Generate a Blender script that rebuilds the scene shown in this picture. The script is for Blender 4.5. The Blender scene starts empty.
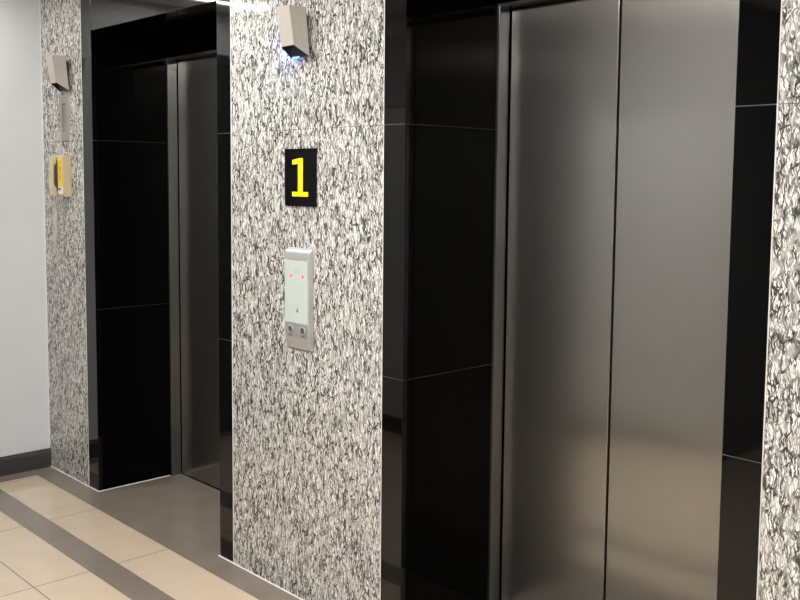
import bpy, bmesh, math, random
from mathutils import Vector, Matrix

scene = bpy.context.scene
COL = scene.collection
random.seed(4)

# ------------------------------------------------------------------ materials
def new_mat(name):
    m = bpy.data.materials.new(name)
    m.use_nodes = True
    nt = m.node_tree
    return m, nt, nt.nodes['Principled BSDF']

def plain(name, col, rough=.5, metal=0., spec=.5, noise=0., scale=40., bump=0., coat=0.):
    m, nt, b = new_mat(name)
    b.inputs['Base Color'].default_value = (*col, 1)
    b.inputs['Roughness'].default_value = rough
    b.inputs['Metallic'].default_value = metal
    b.inputs['Specular IOR Level'].default_value = spec
    b.inputs['Coat Weight'].default_value = coat
    if noise or bump:
        tc = nt.nodes.new('ShaderNodeTexCoord')
        n = nt.nodes.new('ShaderNodeTexNoise')
        n.inputs['Scale'].default_value = scale
        n.inputs['Detail'].default_value = 4
        nt.links.new(tc.outputs['Object'], n.inputs['Vector'])
        if noise:
            mr = nt.nodes.new('ShaderNodeMapRange')
            mr.inputs['From Min'].default_value = .3
            mr.inputs['From Max'].default_value = .7
            mr.inputs['To Min'].default_value = 1 - noise
            mr.inputs['To Max'].default_value = 1 + noise
            nt.links.new(n.outputs['Fac'], mr.inputs['Value'])
            mx = nt.nodes.new('ShaderNodeVectorMath'); mx.operation = 'SCALE'
            mx.inputs[0].default_value = col
            nt.links.new(mr.outputs['Result'], mx.inputs['Scale'])
            nt.links.new(mx.outputs['Vector'], b.inputs['Base Color'])
        if bump:
            bp = nt.nodes.new('ShaderNodeBump')
            bp.inputs['Strength'].default_value = bump
            bp.inputs['Distance'].default_value = .001
            nt.links.new(n.outputs['Fac'], bp.inputs['Height'])
            nt.links.new(bp.outputs['Normal'], b.inputs['Normal'])
    return m

def emit(name, col, strength):
    m, nt, b = new_mat(name)
    b.inputs['Base Color'].default_value = (*col, 1)
    b.inputs['Emission Color'].default_value = (*col, 1)
    b.inputs['Emission Strength'].default_value = strength
    return m

def math_node(nt, op, a, b=None, c=None, clamp=False):
    n = nt.nodes.new('ShaderNodeMath'); n.operation = op; n.use_clamp = clamp
    for i, v in enumerate((a, b, c)):
        if v is None: continue
        if isinstance(v, (int, float)): n.inputs[i].default_value = v
        else: nt.links.new(v, n.inputs[i])
    return n.outputs[0]

def granite_mat():
    """cream granite with wavy, upright black and grey veins"""
    m, nt, b = new_mat('vein_granite')
    L = nt.links.new
    tc = nt.nodes.new('ShaderNodeTexCoord')
    # warp
    w = nt.nodes.new('ShaderNodeTexNoise'); w.inputs['Scale'].default_value = 42; w.inputs['Detail'].default_value = 3
    L(tc.outputs['Object'], w.inputs['Vector'])
    sub = nt.nodes.new('ShaderNodeVectorMath'); sub.operation = 'SUBTRACT'; sub.inputs[1].default_value = (.5, .5, .5)
    L(w.outputs['Color'], sub.inputs[0])
    sc = nt.nodes.new('ShaderNodeVectorMath'); sc.operation = 'MULTIPLY'; sc.inputs[1].default_value = (.020, .0, .02)
    L(sub.outputs[0], sc.inputs[0])
    add = nt.nodes.new('ShaderNodeVectorMath'); add.operation = 'ADD'
    L(tc.outputs['Object'], add.inputs[0]); L(sc.outputs[0], add.inputs[1])
    def stretched(sx, sz, off):
        mp = nt.nodes.new('ShaderNodeMapping')
        mp.inputs['Scale'].default_value = (sx, sx, sz)
        mp.inputs['Location'].default_value = (off, off * .7, off * .3)
        mp.inputs['Rotation'].default_value = (0, .14, 0)
        L(add.outputs[0], mp.inputs['Vector'])
        return mp.outputs['Vector']
    def ridge(sx, sz, off, detail, width):
        n = nt.nodes.new('ShaderNodeTexNoise')
        n.inputs['Scale'].default_value = 1; n.inputs['Detail'].default_value = detail
        n.inputs['Roughness'].default_value = .55
        L(stretched(sx, sz, off), n.inputs['Vector'])
        d = math_node(nt, 'ABSOLUTE', math_node(nt, 'SUBTRACT', n.outputs['Fac'], .5))
        r = nt.nodes.new('ShaderNodeMapRange'); r.interpolation_type = 'SMOOTHSTEP'
        r.inputs['From Min'].default_value = width * .25; r.inputs['From Max'].default_value = width
        L(d, r.inputs['Value'])
        return r.outputs['Result']            # 0 on the vein, 1 off it
    def cells(sx, sz, off, width):
        v = nt.nodes.new('ShaderNodeTexVoronoi'); v.feature = 'DISTANCE_TO_EDGE'
        v.inputs['Scale'].default_value = 1
        L(stretched(sx, sz, off), v.inputs['Vector'])
        r = nt.nodes.new('ShaderNodeMapRange'); r.interpolation_type = 'SMOOTHSTEP'
        r.inputs['From Min'].default_value = width * .2; r.inputs['From Max'].default_value = width
        L(v.outputs['Distance'], r.inputs['Value'])
        return r.outputs['Result']
    v1 = cells(88, 24, 0, .13)
    v2 = ridge(85, 17, 7.3, 2, .042)
    v3 = ridge(150, 32, 3.1, 2, .040)
    # how strong the veins are here
    k = nt.nodes.new('ShaderNodeTexNoise'); k.inputs['Scale'].default_value = 1; k.inputs['Detail'].default_value = 3
    L(stretched(75, 24, 12.), k.inputs['Vector'])
    kr = nt.nodes.new('ShaderNodeMapRange')
    kr.inputs['From Min'].default_value = .36; kr.inputs['From Max'].default_value = .56
    kr.inputs['To Min'].default_value = .52; kr.inputs['To Max'].default_value = 1
    L(k.outputs['Fac'], kr.inputs['Value'])
    vv = math_node(nt, 'MULTIPLY', math_node(nt, 'MULTIPLY', v1, v2), v3)
    dark = math_node(nt, 'MULTIPLY', math_node(nt, 'SUBTRACT', 1, vv), kr.outputs['Result'], clamp=True)
    # base blotches cream to warm grey
    g = nt.nodes.new('ShaderNodeTexNoise'); g.inputs['Scale'].default_value = 1; g.inputs['Detail'].default_value = 4
    g.inputs['Roughness'].default_value = .65
    L(stretched(100, 30, 21.), g.inputs['Vector'])
    cr = nt.nodes.new('ShaderNodeValToRGB')
    e = cr.color_ramp.elements
    e[0].position = .31; e[0].color = (.40, .38, .35, 1)
    e[1].position = .56; e[1].color = (.84, .82, .775, 1)
    m2 = e.new(.42); m2.color = (.66, .64, .595, 1)
    L(g.outputs['Fac'], cr.inputs['Fac'])
    mix = nt.nodes.new('ShaderNodeMix'); mix.data_type = 'RGBA'
    L(dark, mix.inputs['Factor']); L(cr.outputs['Color'], mix.inputs['A'])
    mix.inputs['B'].default_value = (.05, .046, .042, 1)
    L(mix.outputs['Result'], b.inputs['Base Color'])
    b.inputs['Roughness'].default_value = .09
    b.inputs['Specular IOR Level'].default_value = .5
    return m

def steel_mat(name, col, rough, aniso=.0, rot=0.):
    m, nt, b = new_mat(name)
    L = nt.links.new
    tc = nt.nodes.new('ShaderNodeTexCoord')
    mp = nt.nodes.new('ShaderNodeMapping'); mp.inputs['Scale'].default_value = (900, 900, 6)
    L(tc.outputs['Object'], mp.inputs['Vector'])
    n = nt.nodes.new('ShaderNodeTexNoise'); n.inputs['Scale'].default_value = 1; n.inputs['Detail'].default_value = 3
    L(mp.outputs['Vector'], n.inputs['Vector'])
    mr = nt.nodes.new('ShaderNodeMapRange')
    mr.inputs['To Min'].default_value = rough * .93; mr.inputs['To Max'].default_value = rough * 1.07
    L(n.outputs['Fac'], mr.inputs['Value']); L(mr.outputs['Result'], b.inputs['Roughness'])
    b.inputs['Base Color'].default_value = (*col, 1)
    b.inputs['Metallic'].default_value = 1
    b.inputs['Anisotropic'].default_value = aniso
    if aniso:
        b2 = nt.nodes.new('ShaderNodeBsdfPrincipled'); b2.inputs['Base Color'].default_value = (*col, 1)
        b2.inputs['Metallic'].default_value = 1; b2.inputs['Roughness'].default_value = .48
        ms = nt.nodes.new('ShaderNodeMixShader'); ms.inputs[0].default_value = .3
        L(b.outputs[0], ms.inputs[1]); L(b2.outputs[0], ms.inputs[2]); L(ms.outputs[0], nt.nodes['Material Output'].inputs['Surface'])
        tg = nt.nodes.new('ShaderNodeTangent'); tg.direction_type = 'RADIAL'; tg.axis = 'Z'
        L(tg.outputs['Tangent'], b.inputs['Tangent'])
        b.inputs['Anisotropic Rotation'].default_value = rot
    return m

M = {}
M['granite'] = granite_mat()
M['black'] = plain('black_polished_stone', (.0015, .0015, .0017), .04, spec=.42, noise=.25, scale=220)
M['lining'] = plain('black_reveal_stone', (.0015, .0015, .0017), .06, spec=.07, noise=.25, scale=220)
M['grout'] = plain('grey_grout', (.075, .075, .072), .8, noise=.1, scale=60)
M['grout_dark'] = plain('dark_grout', (.022, .022, .022), .8, noise=.1, scale=60)
M['caulk'] = plain('white_caulk', (.82, .80, .74), .6, noise=.05, scale=50)
M['door_steel'] = steel_mat('brushed_door_steel', (.355, .342, .32), .19, aniso=.9)
M['frame_steel'] = steel_mat('brushed_frame_steel', (.25, .25, .25), .2, aniso=.8)
M['beige'] = plain('beige_tile', (.59, .485, .365), .04, spec=.6, noise=.035, scale=9)
M['taupe'] = plain('taupe_tile', (.215, .182, .152), .13, noise=.08, scale=7)
M['tile_grout'] = plain('tile_grout', (.17, .135, .105), .8, noise=.08, scale=70)
M['paint'] = plain('grey_wall_paint', (.65, .68, .695), .55, noise=.015, scale=5, bump=.05)
M['reflection_board'] = plain('grey_reflection_board', (.42, .43, .45), .5, noise=.02, scale=5)  # for the unseen board that darkens the upper door reflections
M['hall_paint'] = plain('dark_grey_paint', (.10, .10, .105), .5, noise=.02, scale=5)
M['ceiling'] = plain('white_ceiling_paint', (.80, .79, .76), .8, noise=.01, scale=6)
M['skirting'] = plain('charcoal_skirting', (.040, .041, .043), .32, noise=.08, scale=20)
M['sconce'] = plain('beige_painted_metal', (.42, .395, .345), .35, noise=.03, scale=30)
M['sconce_in'] = plain('dark_lamp_interior', (.035, .035, .04), .45, noise=.1, scale=30)
M['sign_black'] = plain('black_acrylic', (.003, .003, .0035), .18, spec=.2, noise=.1, scale=60)
M['sign_yellow'] = plain('yellow_acrylic', (.86, .74, .01), .35, noise=.02, scale=60)
M['silver'] = plain('silver_plastic', (.60, .61, .60), .3, metal=.6, noise=.03, scale=60)
M['silver_dark'] = plain('grey_plastic', (.34, .34, .33), .4, metal=.3, noise=.12, scale=300)
M['glass_white'] = plain('pale_glass', (.50, .57, .53), .12, spec=.5, noise=.01, scale=20)
M['ink'] = plain('dark_print', (.06, .065, .065), .5, noise=.05, scale=50)
M['button'] = plain('dark_grey_button', (.12, .12, .12), .3, metal=.5, noise=.1, scale=80)
M['phone'] = plain('ivory_plastic', (.56, .475, .32), .38, noise=.03, scale=40)
M['handset_shade'] = plain('brown_handset_shade', (.10, .07, .045), .5, noise=.05, scale=40)
M['cord'] = plain('pale_cord_plastic', (.70, .67, .58), .4, noise=.03, scale=40)
M['label_y'] = plain('yellow_paper', (.88, .62, .06), .55, noise=.03, scale=90)
M['label_w'] = plain('white_paper', (.80, .79, .74), .55, noise=.02, scale=90)
M['label_b'] = plain('navy_print', (.03, .05, .16), .5, noise=.05, scale=90)
M['plate'] = steel_mat('dull_plate_steel', (.47, .45, .42), .38)
M['plate_in'] = plain('grey_slot_panel', (.28, .27, .25), .4, metal=.4, noise=.05, scale=60)
M['dark'] = plain('shadow_gap_black', (.01, .01, .01), .6, noise=.1, scale=40)
M['housing'] = plain('white_metal_trim', (.75, .75, .73), .5, noise=.02, scale=20)
M['lamp'] = emit('lamp_diffuser', (1., .97, .92), 55)
M['fill_panel'] = emit('fill_panel_diffuser', (1., .99, .975), 46)  # glow of the added panels, even fill for lobby and hall
M['red_led'] = emit('red_led', (1., .12, .2), 1.1)
M['red_led'].node_tree.nodes['Principled BSDF'].inputs['Base Color'].default_value = (.3, .02, .04, 1)
M['blue_led'] = emit('blue_led', (.10, .22, 1.), 3.5)

# ------------------------------------------------------------------ mesh helpers
class MB:
    def __init__(self): self.bm = bmesh.new()
    def box(self, x0, x1, y0, y1, z0, z1):
        r = bmesh.ops.create_cube(self.bm, size=1)
        for v in r['verts']:
            v.co = Vector(((x0 + x1) / 2 + v.co.x * (x1 - x0), (y0 + y1) / 2 + v.co.y * (y1 - y0), (z0 + z1) / 2 + v.co.z * (z1 - z0)))
        return self
    def hexa(self, bot, top):
        """solid between two quads of four points"""
        vb = [self.bm.verts.new(p) for p in bot]; vt = [self.bm.verts.new(p) for p in top]
        fs = [self.bm.faces.new(vb[::-1]), self.bm.faces.new(vt)]
        for i in range(4):
            fs.append(self.bm.faces.new((vb[i], vb[(i + 1) % 4], vt[(i + 1) % 4], vt[i])))
        return fs
    def prism_x(self, prof, x0, x1):
        """profile of (y, z) extruded along x"""
        a = [self.bm.verts.new((x0, y, z)) for y, z in prof]
        b = [self.bm.verts.new((x1, y, z)) for y, z in prof]
        self.bm.faces.new(a); self.bm.faces.new(b[::-1])
        n = len(prof)
        for i in range(n):
            self.bm.faces.new((a[i], b[i], b[(i + 1) % n], a[(i + 1) % n]))
        return self
    def prism_y(self, outline, y0, y1):
        """outline of (x, z) extruded along y"""
        a = [self.bm.verts.new((x, y0, z)) for x, z in outline]
        b = [self.bm.verts.new((x, y1, z)) for x, z in outline]
        self.bm.faces.new(a); self.bm.faces.new(b[::-1])
        n = len(outline)
        for i in range(n):
            self.bm.faces.new((a[i], a[(i + 1) % n], b[(i + 1) % n], b[i]))
        return self
    def disc_y(self, x, z, r, y0, y1, n=24, r2=None):
        r2 = r if r2 is None else r2
        a = [self.bm.verts.new((x + r * math.cos(2 * math.pi * i / n), y0, z + r * math.sin(2 * math.pi * i / n))) for i in range(n)]
        b = [self.bm.verts.new((x + r2 * math.cos(2 * math.pi * i / n), y1, z + r2 * math.sin(2 * math.pi * i / n))) for i in range(n)]
        self.bm.faces.new(a); self.bm.faces.new(b[::-1])
        for i in range(n):
            self.bm.faces.new((a[i], a[(i + 1) % n], b[(i + 1) % n], b[i]))
        return self
    def ring_y(self, x, z, r_in, r_out, y0, y1, n=28):
        def circ(r, y): return [self.bm.verts.new((x + r * math.cos(2 * math.pi * i / n), y, z + r * math.sin(2 * math.pi * i / n))) for i in range(n)]
        a, b, c, d = circ(r_out, y0), circ(r_out, y1), circ(r_in, y1), circ(r_in, y0)
        for p, q in ((a, b), (b, c), (c, d), (d, a)):
            for i in range(n):
                self.bm.faces.new((p[i], p[(i + 1) % n], q[(i + 1) % n], q[i]))
        return self
    def tube(self, pts, r, n=8):
        pts = [Vector(p) for p in pts]; rings = []
        up = Vector((0, 1, .13)).normalized()
        for i, p in enumerate(pts):
            t = (pts[min(i + 1, len(pts) - 1)] - pts[max(i - 1, 0)]).normalized()
            s = t.cross(up)
            if s.length < 1e-4: s = t.cross(Vector((1, 0, 0)))
            s.normalize(); u = s.cross(t)
            rings.append([self.bm.verts.new(p + r * (s * math.cos(2 * math.pi * k / n) + u * math.sin(2 * math.pi * k / n))) for k in range(n)])
        for a, b in zip(rings, rings[1:]):
            for k in range(n):
                self.bm.faces.new((a[k], a[(k + 1) % n], b[(k + 1) % n], b[k]))
        self.bm.faces.new(rings[0][::-1]); self.bm.faces.new(rings[-1])
        return self
    def build(self, name, mat, parent=None, bevel=0., seg=2, smooth=False, origin=None):
        bmesh.ops.recalc_face_normals(self.bm, faces=self.bm.faces)
        me = bpy.data.meshes.new(name)
        if origin is not None:
            bmesh.ops.translate(self.bm, verts=self.bm.verts, vec=-Vector(origin))
        self.bm.to_mesh(me); self.bm.free()
        o = bpy.data.objects.new(name, me); COL.objects.link(o)
        for mm in (mat if isinstance(mat, (list, tuple)) else [mat]): me.materials.append(mm)
        if origin is not None: o.location = origin
        if parent is not None:
            o.parent = parent
            o.matrix_parent_inverse = Matrix.Translation(-parent.location)
        if bevel:
            bv = o.modifiers.new('Bevel', 'BEVEL'); bv.width = bevel; bv.segments = seg; bv.limit_method = 'ANGLE'
            bv.harden_normals = False
        if smooth:
            for p in me.polygons: p.use_smooth = True
        return o

def tag(o, label=None, cat=None, group=None, kind=None):
    if label: o['label'] = label
    if cat: o['category'] = cat
    if group: o['group'] = group
    if kind: o['kind'] = kind
    return o

def thing(name, loc, label, cat, group=None, kind=None):
    o = bpy.data.objects.new(name, None); COL.objects.link(o)
    o.location = loc; o.empty_display_size = .1
    return tag(o, label, cat, group, kind)

# ------------------------------------------------------------------ measured layout (metres; wall face y=0, floor z=0)
XL = -4.826                                     # left wall
F1 = (-4.368, -4.266, -3.200, -3.106)           # first portal: outer, inner, inner, outer
F2 = (-2.243, -2.147, -1.070, -.973)            # second portal
ZC = 2.45                                       # ceiling
ZL, ZU, ZT = .878, 1.672, 2.173                 # stone joints, underside of the portal
Y1S, Y1D = .384, .437                           # first lift: steel frame, door leaf
Y2S, Y2D = .412, .465
XR = 1.7
YF = -1.80                                      # opposite wall of the lobby
XF = -2.5                                       # where it ends and the hall opens
YB = -4.3

# ------------------------------------------------------------------ floor
def make_floor():
    bm = bmesh.new()
    gr = .0045
    def quad(x0, x1, y0, y1, mi):
        vs = [bm.verts.new(p) for p in ((x0, y0, 0), (x1, y0, 0), (x1, y1, 0), (x0, y1, 0))]
        bm.faces.new(vs).material_index = mi
    rows = [(-.1133, 0, 1), (-.3372, -.1133, 0), (-.449, -.3372, 1)]
    y = -.449
    while y > YB:
        rows.append((max(y - .2172, YB), y, 0)); y -= .2172
    x_left = -4.715
    xj = [-4.047 + .6425 * k for k in range(-1, 10)]
    xj = [x for x in xj if x_left < x < XR]
    for (y0, y1, mi) in rows:
        left = x_left if mi == 0 or y1 < -.3 else XL
        if left > XL: quad(XL, left - gr / 2, y0, y1, 1)
        joint_y = gr / 2 if mi == 0 else 0
        cuts = [left] + [x + (-.075 if mi == 1 and y1 == 0 else 0) for x in xj] + [XR]
        for a, b in zip(cuts, cuts[1:]):
            g2 = gr / 2 if mi == 0 else .0008
            quad(a + g2, b - g2, y0 + joint_y, y1 - joint_y, mi)
    # lift recesses
    for (x0, x1, yd) in ((F1[1], F1[2], Y1D + .06), (F2[1], F2[2], Y2D + .06)):
        xm = -3.48 if x0 < -4 else x0 + .62
        quad(x0, xm - .0008, .0, yd, 1); quad(xm + .0008, x1, .0, yd, 1)
    # grout bed
    vs = [bm.verts.new(p) for p in ((XL, YB, -.0015), (XR, YB, -.0015), (XR, .6, -.0015), (XL, .6, -.0015))]
    bm.faces.new(vs).material_index = 2
    # slab underneath
    r = bmesh.ops.create_cube(bm, size=1)
    for v in r['verts']:
        v.co = Vector(((XL + XR) / 2 + v.co.x * (XR - XL), (YB + .6) / 2 + v.co.y * (.6 - YB), -.06 + v.co.z * .1))
    for f in {f for v in r['verts'] for f in v.link_faces}: f.material_index = 2
    me = bpy.data.meshes.new('floor'); bm.to_mesh(me); bm.free()
    for k in ('beige', 'taupe', 'tile_grout'): me.materials.append(M[k])
    o = bpy.data.objects.new('floor', me); COL.objects.link(o)
    return tag(o, 'polished beige floor tiles with taupe bands running along the lift wall', 'floor', kind='structure')
make_floor()

# ------------------------------------------------------------------ walls and ceiling
wb = MB()
for (x0, x1) in ((XL, F1[0] - .002), (F1[3] + .002, F2[0] - .002), (F2[3] + .002, XR)):
    wb.box(x0, x1, 0, .12, 0, ZU - .0006)
    wb.box(x0, x1, 0, .12, ZU + .0006, ZC)
tag(wb.build('wall_back', M['granite'], bevel=.0012, seg=1), 'cream granite lift wall with wavy black veins', 'wall', kind='structure')
cb = MB()                                        # core behind the lifts
cb.box(XL - .1, XR + .1, .56, .66, -.1, ZC + .1)
for (x0, x1) in ((XL - .1, F1[0]), (F1[3], F2[0]), (F2[3], XR + .1)): cb.box(x0, x1, .125, .555, 0, ZC)
tag(cb.build('wall_core', M['dark']), 'dark shaft wall behind the lift doors', 'wall', kind='structure')
tag(MB().box(XL - .1, XL, YF - .1, .12, -.1, ZC + .1).build('wall_left', M['paint']), 'plain pale grey painted wall at the left end', 'wall', kind='structure')
wf = MB().box(XL - .1, XF, YF - .1, YF, 0, ZC)
tag(wf.build('wall_front', M['paint']), 'pale grey wall facing the lifts', 'wall', kind='structure')
tag(MB().box(XL + .03, XF - .01, YF + .0005, YF + .018, 1.93, 2.34).build('added_trim_3', M['reflection_board']), 'grey board added high on the wall facing the lifts to darken the door reflections', 'trim', kind='structure')  # unseen board, added so the steel doors reflect darker near the top
tag(MB().box(XF - .1, XF, YB, YF - .1, 0, ZC).build('wall_hall', M['hall_paint']), 'dark grey side wall of the hall', 'wall', kind='structure')
tag(MB().box(XR, XR + .1, YB, .12, -.1, ZC + .1).build('wall_right', M['paint']), 'pale grey wall at the right end', 'wall', kind='structure')
tag(MB().box(XF - .1, XR + .1, YB - .1, YB, -.1, ZC + .1).build('wall_rear', M['paint']), 'pale grey wall at the back of the hall', 'wall', kind='structure')

def skirt(name, prof_axis, a0, a1, face, label):
    m = MB()
    prof = [(0, 0), (-.016, 0), (-.016, .074), (-.013, .083), (-.006, .088), (-.005, .095), (0, .095)]
    if prof_axis == 'y':                        # runs along y on the wall at x = face
        a = [m.bm.verts.new((face - p[0], a0, p[1])) for p in prof]
        b = [m.bm.verts.new((face - p[0], a1, p[1])) for p in prof]
    else:                                       # runs along x on the wall at y = face
        a = [m.bm.verts.new((a0, face - p[0], p[1])) for p in prof]
        b = [m.bm.verts.new((a1, face - p[0], p[1])) for p in prof]
    m.bm.faces.new(a); m.bm.faces.new(b[::-1])
    for i in range(len(prof)):
        m.bm.faces.new((a[i], b[i], b[(i + 1) % len(prof)], a[(i + 1) % len(prof)]))
    tag(m.build(name, M['skirting']), label, 'baseboard', kind='structure')
skirt('baseboard_left', 'y', -.755, 0, XL, 'charcoal moulded skirting along the left grey wall')
skirt('baseboard_front', 'x', XL, XF, YF, 'charcoal moulded skirting along the wall facing the lifts')

# ceiling with slots: one strip light, then unseen panels added for fill
LIGHTS = [(-4.55, -1.20, -.40, .034), (-3.1, -.95, -.45, .13), (-1.5, -1.65, -1.05, .3), (.6, -2.9, -2.5, .2), (.6, -3.9, -3.5, .2)]
def make_ceiling():
    bm = bmesh.new()
    xs = sorted({XL - .1, XR + .1} | {l[0] - l[3] for l in LIGHTS} | {l[0] + l[3] for l in LIGHTS})
    ys = sorted({YB - .1, .6} | {l[1] for l in LIGHTS} | {l[2] for l in LIGHTS})
    for x0, x1 in zip(xs, xs[1:]):
        for y0, y1 in zip(ys, ys[1:]):
            cx, cy = (x0 + x1) / 2, (y0 + y1) / 2
            if any(abs(cx - l[0]) < l[3] and l[1] < cy < l[2] for l in LIGHTS): continue
            bm.faces.new([bm.verts.new(p) for p in ((x0, y0, ZC), (x0, y1, ZC), (x1, y1, ZC), (x1, y0, ZC))])
    bmesh.ops.remove_doubles(bm, verts=bm.verts, dist=1e-5)
    r = bmesh.ops.extrude_face_region(bm, geom=bm.faces[:])
    bmesh.ops.translate(bm, verts=[v for v in r['geom'] if isinstance(v, bmesh.types.BMVert)], vec=(0, 0, .1))
    bmesh.ops.recalc_face_normals(bm, faces=bm.faces)
    me = bpy.data.meshes.new('ceiling'); bm.to_mesh(me); bm.free(); me.materials.append(M['ceiling'])
    o = bpy.data.objects.new('ceiling', me); COL.objects.link(o)
    return tag(o, 'white ceiling with slots for a recessed strip light and added fill panels', 'ceiling', kind='structure')
make_ceiling()

light_label = ['recessed strip light nearest the left grey wall', 'added narrow fill panel over the lobby close to the granite between the lifts', 'added wide fill panel over the lobby in front of the second lift',
               'added square fill panel over the hall near the lobby', 'added square fill panel at the far back of the hall']
for (lx, y0, y1, LW), lab in zip(LIGHTS, light_label):
    t = thing('ceiling_light_or_fill', (lx, (y0 + y1) / 2, ZC), lab, 'ceiling light', None if LW < .05 else 'added fill panels in the ceiling')
    h = MB()
    d = .010
    h.box(lx - LW, lx - LW + .003, y0, y1, ZC, ZC + d); h.box(lx + LW - .003, lx + LW, y0, y1, ZC, ZC + d)
    h.box(lx - LW + .003, lx + LW - .003, y0, y0 + .003, ZC, ZC + d); h.box(lx - LW + .003, lx + LW - .003, y1 - .003, y1, ZC, ZC + d)
    h.box(lx - LW, lx + LW, y0, y1, ZC + d, ZC + d + .004)
    h.build('housing', M['housing'], t)
    MB().box(lx - LW + .010, lx + LW - .010, y0 + .01, y1 - .01, ZC + d - .006, ZC + d - .0005).build('diffuser', M['lamp'] if LW < .05 else M['fill_panel'], t)

# ------------------------------------------------------------------ lift portals
def portal(n, F, ys, yd, gap, label):
    t = thing('door_%d' % n, ((F[0] + F[3]) / 2, 0, 0), label, 'lift door', kind='structure')
    j = .0009
    zs = [(.0, ZL - j), (ZL + j, ZU - j), (ZU + j, ZC - .001)]
    zr = [(.0, ZL - j), (ZL + j, ZU - j), (ZU + j, ZT)]
    for side in (0, 1):
        m = MB(); q = MB()
        for (a, b), (c, d) in zip(zs, zr):
            if side == 0:
                m.box(F[0], F[1], -.001, .02, a, b)                # stone on the wall face
                q.box(F[1] - .02, F[1], .0203, yd + .03, c, d)      # stone lining the reveal
            else:
                m.box(F[2], F[3], -.001, .02, a, b)
                q.box(F[2], F[2] + .02, .0203, yd + .03, c, d)
        m.build('jamb', M['black'], t, bevel=.0009, seg=2)
        q.build('reveal_lining', M['lining'], t, bevel=.0009, seg=2)
    MB().box(F[1] + .001, F[2] - .001, -.001, .02, ZT, ZC - .001).build('lintel', M['black'], t, bevel=.0009, seg=2)
    MB().box(F[1] + .001, F[2] - .001, .0203, yd + .03, ZT, ZT + .02).build('reveal_soffit', M['lining'], t)
    g = MB(); gl = MB()
    for z in (ZL, ZU):
        for (a, b) in ((F[0] + .001, F[1] - .0012), (F[2] + .0012, F[3] - .001)):
            g.box(a, b, -.0004, .018, z - j, z + j)
        gl.box(F[1] - .018, F[1] - .0006, .021, yd + .028, z - j, z + j)
        gl.box(F[2] + .0006, F[2] + .018, .021, yd + .028, z - j, z + j)
    tag(g.build('grout_line', M['grout'], t), 'thin grey grout lines')
    gl.build('reveal_grout_line', M['grout_dark'], t)
    # steel frame: two upright liners and a header
    zh = 2.085; w = .012
    f = MB()
    f.box(F[1], F[1] + w, ys, yd - .001, 0, zh); f.box(F[2] - w, F[2], ys, yd - .001, 0, zh)
    f.box(F[1] + w, F[2] - w, ys, yd - .001, zh - w, zh)
    f.build('steel_frame', M['frame_steel'], t, bevel=.0012, seg=2)
    MB().box(F[1] + .0005, F[2] - .0005, ys + .02, yd + .05, zh, ZT - .001).build('transom', M['lining'], t)
    # backing so the gaps read black
    MB().box(F[1] + .0005, F[2] - .0005, yd + .032, yd + .05, 0, zh - .001).build('shaft_backing', M['dark'], t)
    # leaves
    e = .006
    for (a, b) in ((F[1] + w + e, gap - .0035), (gap + .0035, F[2] - w - e)):
        tag(MB().box(a, b, yd, yd + .03, .006, zh - w - .004).build('door_panel', M['door_steel'], t, bevel=.003, seg=3), None)
    MB().box(F[1] + .002, F[2] - .002, yd - .004, yd + .028, .0003, .004).build('threshold', M['frame_steel'], t)
    return t
portal(1, F1, Y1S, Y1D, -3.82, 'narrow-looking brushed steel lift door in black stone surround at the far left')
portal(2, F2, Y2S, Y2D, -1.700, 'wide two-leaf brushed steel lift door in black stone surround on the right')

# dark door in the left wall
t = thing('door_3', (XL, -1.2, 0), 'dark painted door in the left grey wall', 'door', kind='structure')
MB().box(XL + .0005, XL + .025, -1.66, -1.60, 0, 2.21).box(XL + .0005, XL + .025, -.82, -.76, 0, 2.21).box(XL + .0005, XL + .025, -1.60, -.82, 2.15, 2.21).build('door_frame', M['skirting'], t, bevel=.002)
lf = MB().box(XL + .0005, XL + .016, -1.597, -.823, .005, 2.147).build('door_leaf', M['skirting'], t, bevel=.002)
MB().box(XL + .0162, XL + .05, -.92, -.90, 1.03, 1.05).box(XL + .05, XL + .062, -1.03, -.90, 1.03, 1.05).build('handle', M['frame_steel'], lf, bevel=.003)

# white caulk lines
c = MB()
for (a, b) in ((XL, F1[1]), (F1[2], F2[1]), (F2[2], XR)): c.box(a, b, -.006, -.0012, 0, .003)
for F, yd in ((F1, Y1D), (F2, Y2D)):
    c.box(F[1], F[1] + .005, -.006, yd - .06, 0, .003); c.box(F[2] - .005, F[2], -.006, yd - .06, 0, .003)
tag(c.build('trim_1', M['caulk']), 'thin white caulk line where the lift wall meets the floor', 'trim', kind='structure')
c = MB()
for x in (F1[0] - .001, F1[3] + .001, F2[0] - .001, F2[3] + .001): c.box(x - .0012, x + .0006, -.0014, .004, .004, ZC - .001)
c.box(XL, XL + .004, -.003, -.0002, .1, ZC - .001)
tag(c.build('trim_2', M['caulk']), 'thin upright white caulk lines beside the black stone', 'trim', kind='structure')

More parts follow.
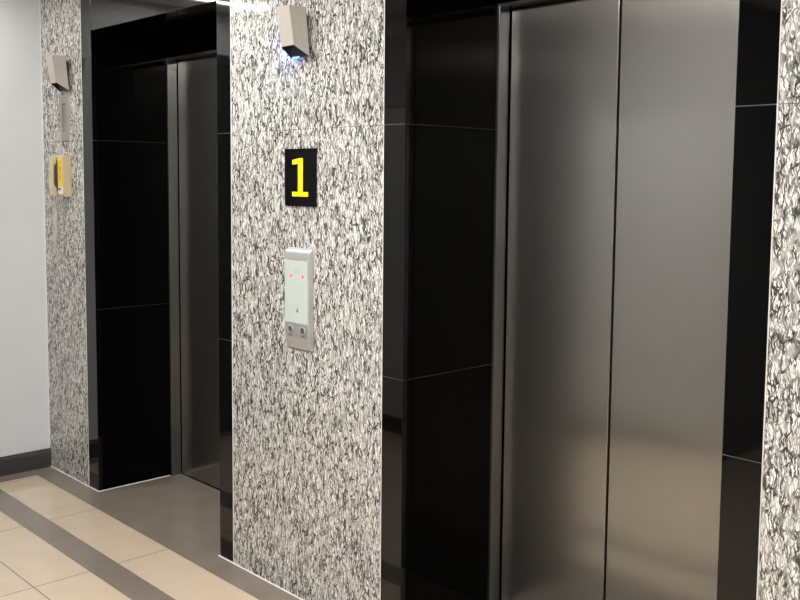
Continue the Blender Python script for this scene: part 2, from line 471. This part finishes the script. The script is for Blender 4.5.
# ------------------------------------------------------------------ wall lights
def sconce(cx, label, led):
    t = thing('wall_light', (cx, 0, 1.99), label, 'wall light', 'wedge wall lights on the granite')
    yb0, yf0, yb1, yf1 = -.010, -.065, -.027, -.085
    zb0, zf0, z1 = 1.913, 1.947, 2.076
    wb_, wf_ = .052, .036
    bot = [(cx - wf_, yf0, zf0), (cx + wf_, yf0, zf0), (cx + wb_, yb0, zb0), (cx - wb_, yb0, zb0)]
    top = [(cx - wf_, yf1, z1), (cx + wf_, yf1, z1), (cx + wb_, yb1, z1), (cx - wb_, yb1, z1)]
    m = MB(); fs = m.hexa(bot, top)
    # hollow underside
    r = bmesh.ops.inset_region(m.bm, faces=[fs[0]], thickness=.004)
    ex = bmesh.ops.extrude_discrete_faces(m.bm, faces=[fs[0]])
    f = ex['faces'][0]
    bmesh.ops.translate(m.bm, verts=f.verts[:], vec=(0, -.006, .045))
    cc = f.calc_center_median()
    for v in f.verts: v.co = cc + (v.co - cc) * .72
    for fc in [f] + [g for e in f.edges for g in e.link_faces]: fc.material_index = 1
    m.build('lamp_body', [M['sconce'], M['sconce_in']], t, bevel=.0012, seg=2)
    MB().box(cx - .03, cx + .03, -.020, -.0004, 1.945, 2.05).build('mounting_block', M['sconce_in'], t, bevel=.002)
    if led:
        tag(MB().box(cx - .040, cx - .006, -.0145, -.0085, 1.913, 1.918).build('blue_lamp', M['blue_led'], t), 'small blue glowing lamp under the shade')
        bl = bpy.data.lights.new('blue_glow', 'POINT'); bl.energy = .5; bl.color = (.22, .38, 1.); bl.shadow_soft_size = .006
        bo = bpy.data.objects.new('blue_glow', bl); COL.objects.link(bo); bo.location = (cx - .075, -.022, 1.955)
    return t
sconce(-4.537, 'unlit beige wedge wall light above the slotted plate and the telephone', False)
sconce(-2.661, 'beige wedge wall light with a blue glow above the number sign', True)

# ------------------------------------------------------------------ slotted plate
t = thing('indicator_plate', (-4.555, 0, 1.786), 'narrow dull metal plate with upright slot above the telephone', 'wall plate')
MB().box(-4.605, -4.505, -.004, -.0003, 1.675, 1.897).build('plate', M['plate'], t, bevel=.001)
MB().box(-4.579, -4.546, -.0046, -.0041, 1.719, 1.856).build('slot_panel', M['plate_in'], t)
MB().box(-4.579, -4.573, -.0054, -.0047, 1.719, 1.856).box(-4.573, -4.546, -.0054, -.0047, 1.850, 1.856).build('slot_edge', M['ink'], t)

# ------------------------------------------------------------------ telephone
t = thing('wall_telephone', (-4.553, 0, 1.505), 'ivory wall telephone with handset and yellow label beside the left lift', 'telephone')
prof = [(0, 1.406), (-.034, 1.404), (-.043, 1.414), (-.044, 1.592), (-.038, 1.606), (0, 1.608)]
MB().prism_x([(y - .0004, z) for y, z in prof], -4.610, -4.498).build('phone_base', M['phone'], t, bevel=.003, seg=3)
MB().box(-4.602, -4.556, -.0449, -.0444, 1.43, 1.582).build('handset_shade', M['handset_shade'], t)  # thin brown plate, shade under the handset grip put into colour
lab = MB().box(-4.554, -4.503, -.0452, -.0443, 1.452, 1.588).build('yellow_label', M['label_y'], t)
pr = MB()
for i in range(9): pr.box(-4.542, -4.515 - .006 * (i % 3), -.0458, -.0454, 1.574 - .0105 * i, 1.5765 - .0105 * i)
tag(pr.build('label_print', M['ink'], lab), 'rows of small illegible print')
MB().box(-4.554, -4.503, -.0452, -.0443, 1.418, 1.4515).build('white_label', M['label_w'], t)
MB().box(-4.548, -4.522, -.0460, -.0454, 1.437, 1.447).build('blue_mark', M['label_b'], t)
# handset: cups at both ends and a bowed grip
hs = []
N = 16
outer = []; inner = []
for i in range(N + 1):
    u = i / N; z = 1.412 + u * .188
    bow = math.sin(math.pi * u)
    outer.append((-.066 - .005 * bow ** .7, z))
    k = min(1, max(0, (min(u, 1 - u) - .17) / .10)); k = k * k * (3 - 2 * k)
    inner.append((-.0452 - .0125 * k - .0015 * bow, z))
m = MB().prism_x(outer + inner[::-1], -4.601, -4.563)
m.build('handset', M['phone'], t, bevel=.004, seg=3)
cord = []
for i in range(0, 30 * 14):
    u = i / (30 * 14); a = 2 * math.pi * i / 14
    z = 1.385 - u * .255
    cord.append((-4.672 + .006 * math.sin(u * 5) + .008 * math.cos(a), -.012 + .008 * math.sin(a), z))
lead = [(-4.585, -.055, 1.412), (-4.592, -.053, 1.398), (-4.62, -.04, 1.386), (-4.65, -.02, 1.386)]
tag(MB().tube(lead + cord, .0016, 6).build('coiled_cord', M['cord'], t, smooth=True), 'ivory coiled cord')
tail = [cord[-1]] + [(-4.665, -.012, 1.115), (-4.64, -.008, 1.100), (-4.605, -.007, 1.105), (-4.592, -.006, 1.14), (-4.588, -.006, 1.25), (-4.587, -.006, 1.36), (-4.585, -.008, 1.4045)]
tag(MB().tube(tail, .0022, 8).build('straight_cord', M['silver_dark'], t, smooth=True), 'grey straight cord')

# ------------------------------------------------------------------ floor number sign
t = thing('number_sign', (-2.674, 0, 1.506), 'black plate with a yellow number 1 between the lifts', 'sign')
MB().box(-2.757, -2.581, -.007, -.0004, 1.407, 1.606).build('sign_plate', M['sign_black'], t, bevel=.001)
one = [(-2.711, 1.441), (-2.621, 1.441), (-2.621, 1.457), (-2.651, 1.457), (-2.651, 1.573), (-2.669, 1.573), (-2.711, 1.567), (-2.711, 1.551), (-2.678, 1.553), (-2.678, 1.457), (-2.711, 1.457)]
tag(MB().prism_y(one, -.0085, -.0071).build('numeral', M['sign_yellow'], t), 'yellow numeral 1')

# ------------------------------------------------------------------ lift call panel
t = thing('call_panel', (-2.668, 0, 1.086), 'silver lift call panel with red lights under the number sign', 'call panel')
t.scale = (1, .82, 1)
prof = [(-.0004, .908), (-.010, .908), (-.0255, .944), (-.0265, .950), (-.0265, 1.222)]
for i in range(1, 9):
    a = math.pi / 2 * i / 8
    prof.append((-.0265 + .026 * (1 - math.cos(a)), 1.222 + .041 * math.sin(a)))
MB().prism_x(prof, -2.737, -2.599).build('panel_housing', M['silver'], t, bevel=.0015)
fp = MB().box(-2.7335, -2.6025, -.0295, -.0268, 1.0005, 1.2185).build('face_plate', M['glass_white'], t, bevel=.0008)
for x in (-2.697, -2.629): tag(MB().disc_y(x, 1.165, .0068, -.0302, -.0297).build('indicator_light', M['red_led'], fp), 'red glowing dot')
MB().prism_y([(-2.6665, 1.040), (-2.6625, 1.040), (-2.660, 1.047), (-2.6575, 1.040), (-2.6535, 1.040), (-2.660, 1.056)], -.0302, -.0297).build('arrow_mark', M['ink'], fp)
MB().box(-2.676, -2.644, -.0299, -.0296, 1.1795, 1.1825).prism_y([(-2.664, 1.1895), (-2.656, 1.1895), (-2.660, 1.196)], -.0299, -.0296).build('printed_mark', M['silver_dark'], fp)
MB().box(-2.7335, -2.6025, -.0285, -.0268, .9515, .9985).build('button_plate', M['silver_dark'], t)
for x in (-2.699, -2.629):
    rg = MB().ring_y(x, .978, .0115, .0145, -.0335, -.0287).build('button_rim', M['silver'], t, bevel=.0006)
    MB().disc_y(x, .978, .0112, -.0315, -.0287, r2=.0112).build('button', M['button'], rg, bevel=.001)
    MB().box(x - .008, x + .008, -.0291, -.0286, .957, .9595).build('button_mark', M['ink'], t)

# ------------------------------------------------------------------ camera
cam = bpy.data.cameras.new('camera'); co = bpy.data.objects.new('camera', cam); COL.objects.link(co)
Rm = ((0.6875457194492093, 0.7260757926425577, 0.009737915873069037),
      (-0.06779491261609959, 0.05083382434723953, 0.9964034183630692),
      (-0.7229693862747196, 0.6857330862957655, -0.08417482324804497))
r, u, f = (Vector(v).normalized() for v in Rm)
mw = Matrix.Identity(4)
for i in range(3):
    mw[i][0], mw[i][1], mw[i][2] = r[i], u[i], -f[i]
mw.translation = Vector((0, -2.0179, 1.5))
co.matrix_world = mw
cam.sensor_fit = 'HORIZONTAL'; cam.sensor_width = 36
cam.lens = 958.503 / 800 * 36
cam.shift_x = -(408.391 - 400) / 800
cam.shift_y = (261.430 - 300) / 800
cam.clip_start = .02
scene.camera = co

# ------------------------------------------------------------------ world and view
w = bpy.data.worlds.new('world'); scene.world = w; w.use_nodes = True
w.node_tree.nodes['Background'].inputs['Color'].default_value = (.5, .5, .5, 1)
w.node_tree.nodes['Background'].inputs['Strength'].default_value = .05
vs = scene.view_settings
scene.display_settings.display_device = 'sRGB'
vs.view_transform = 'Standard'; vs.look = 'None'; vs.gamma = 1; vs.use_curve_mapping = False
vs.exposure = .36
scene.cycles.use_denoising = True
scene.cycles.max_bounces = 10; scene.cycles.diffuse_bounces = 6; scene.cycles.glossy_bounces = 6
scene.cycles.sample_clamp_indirect = 12
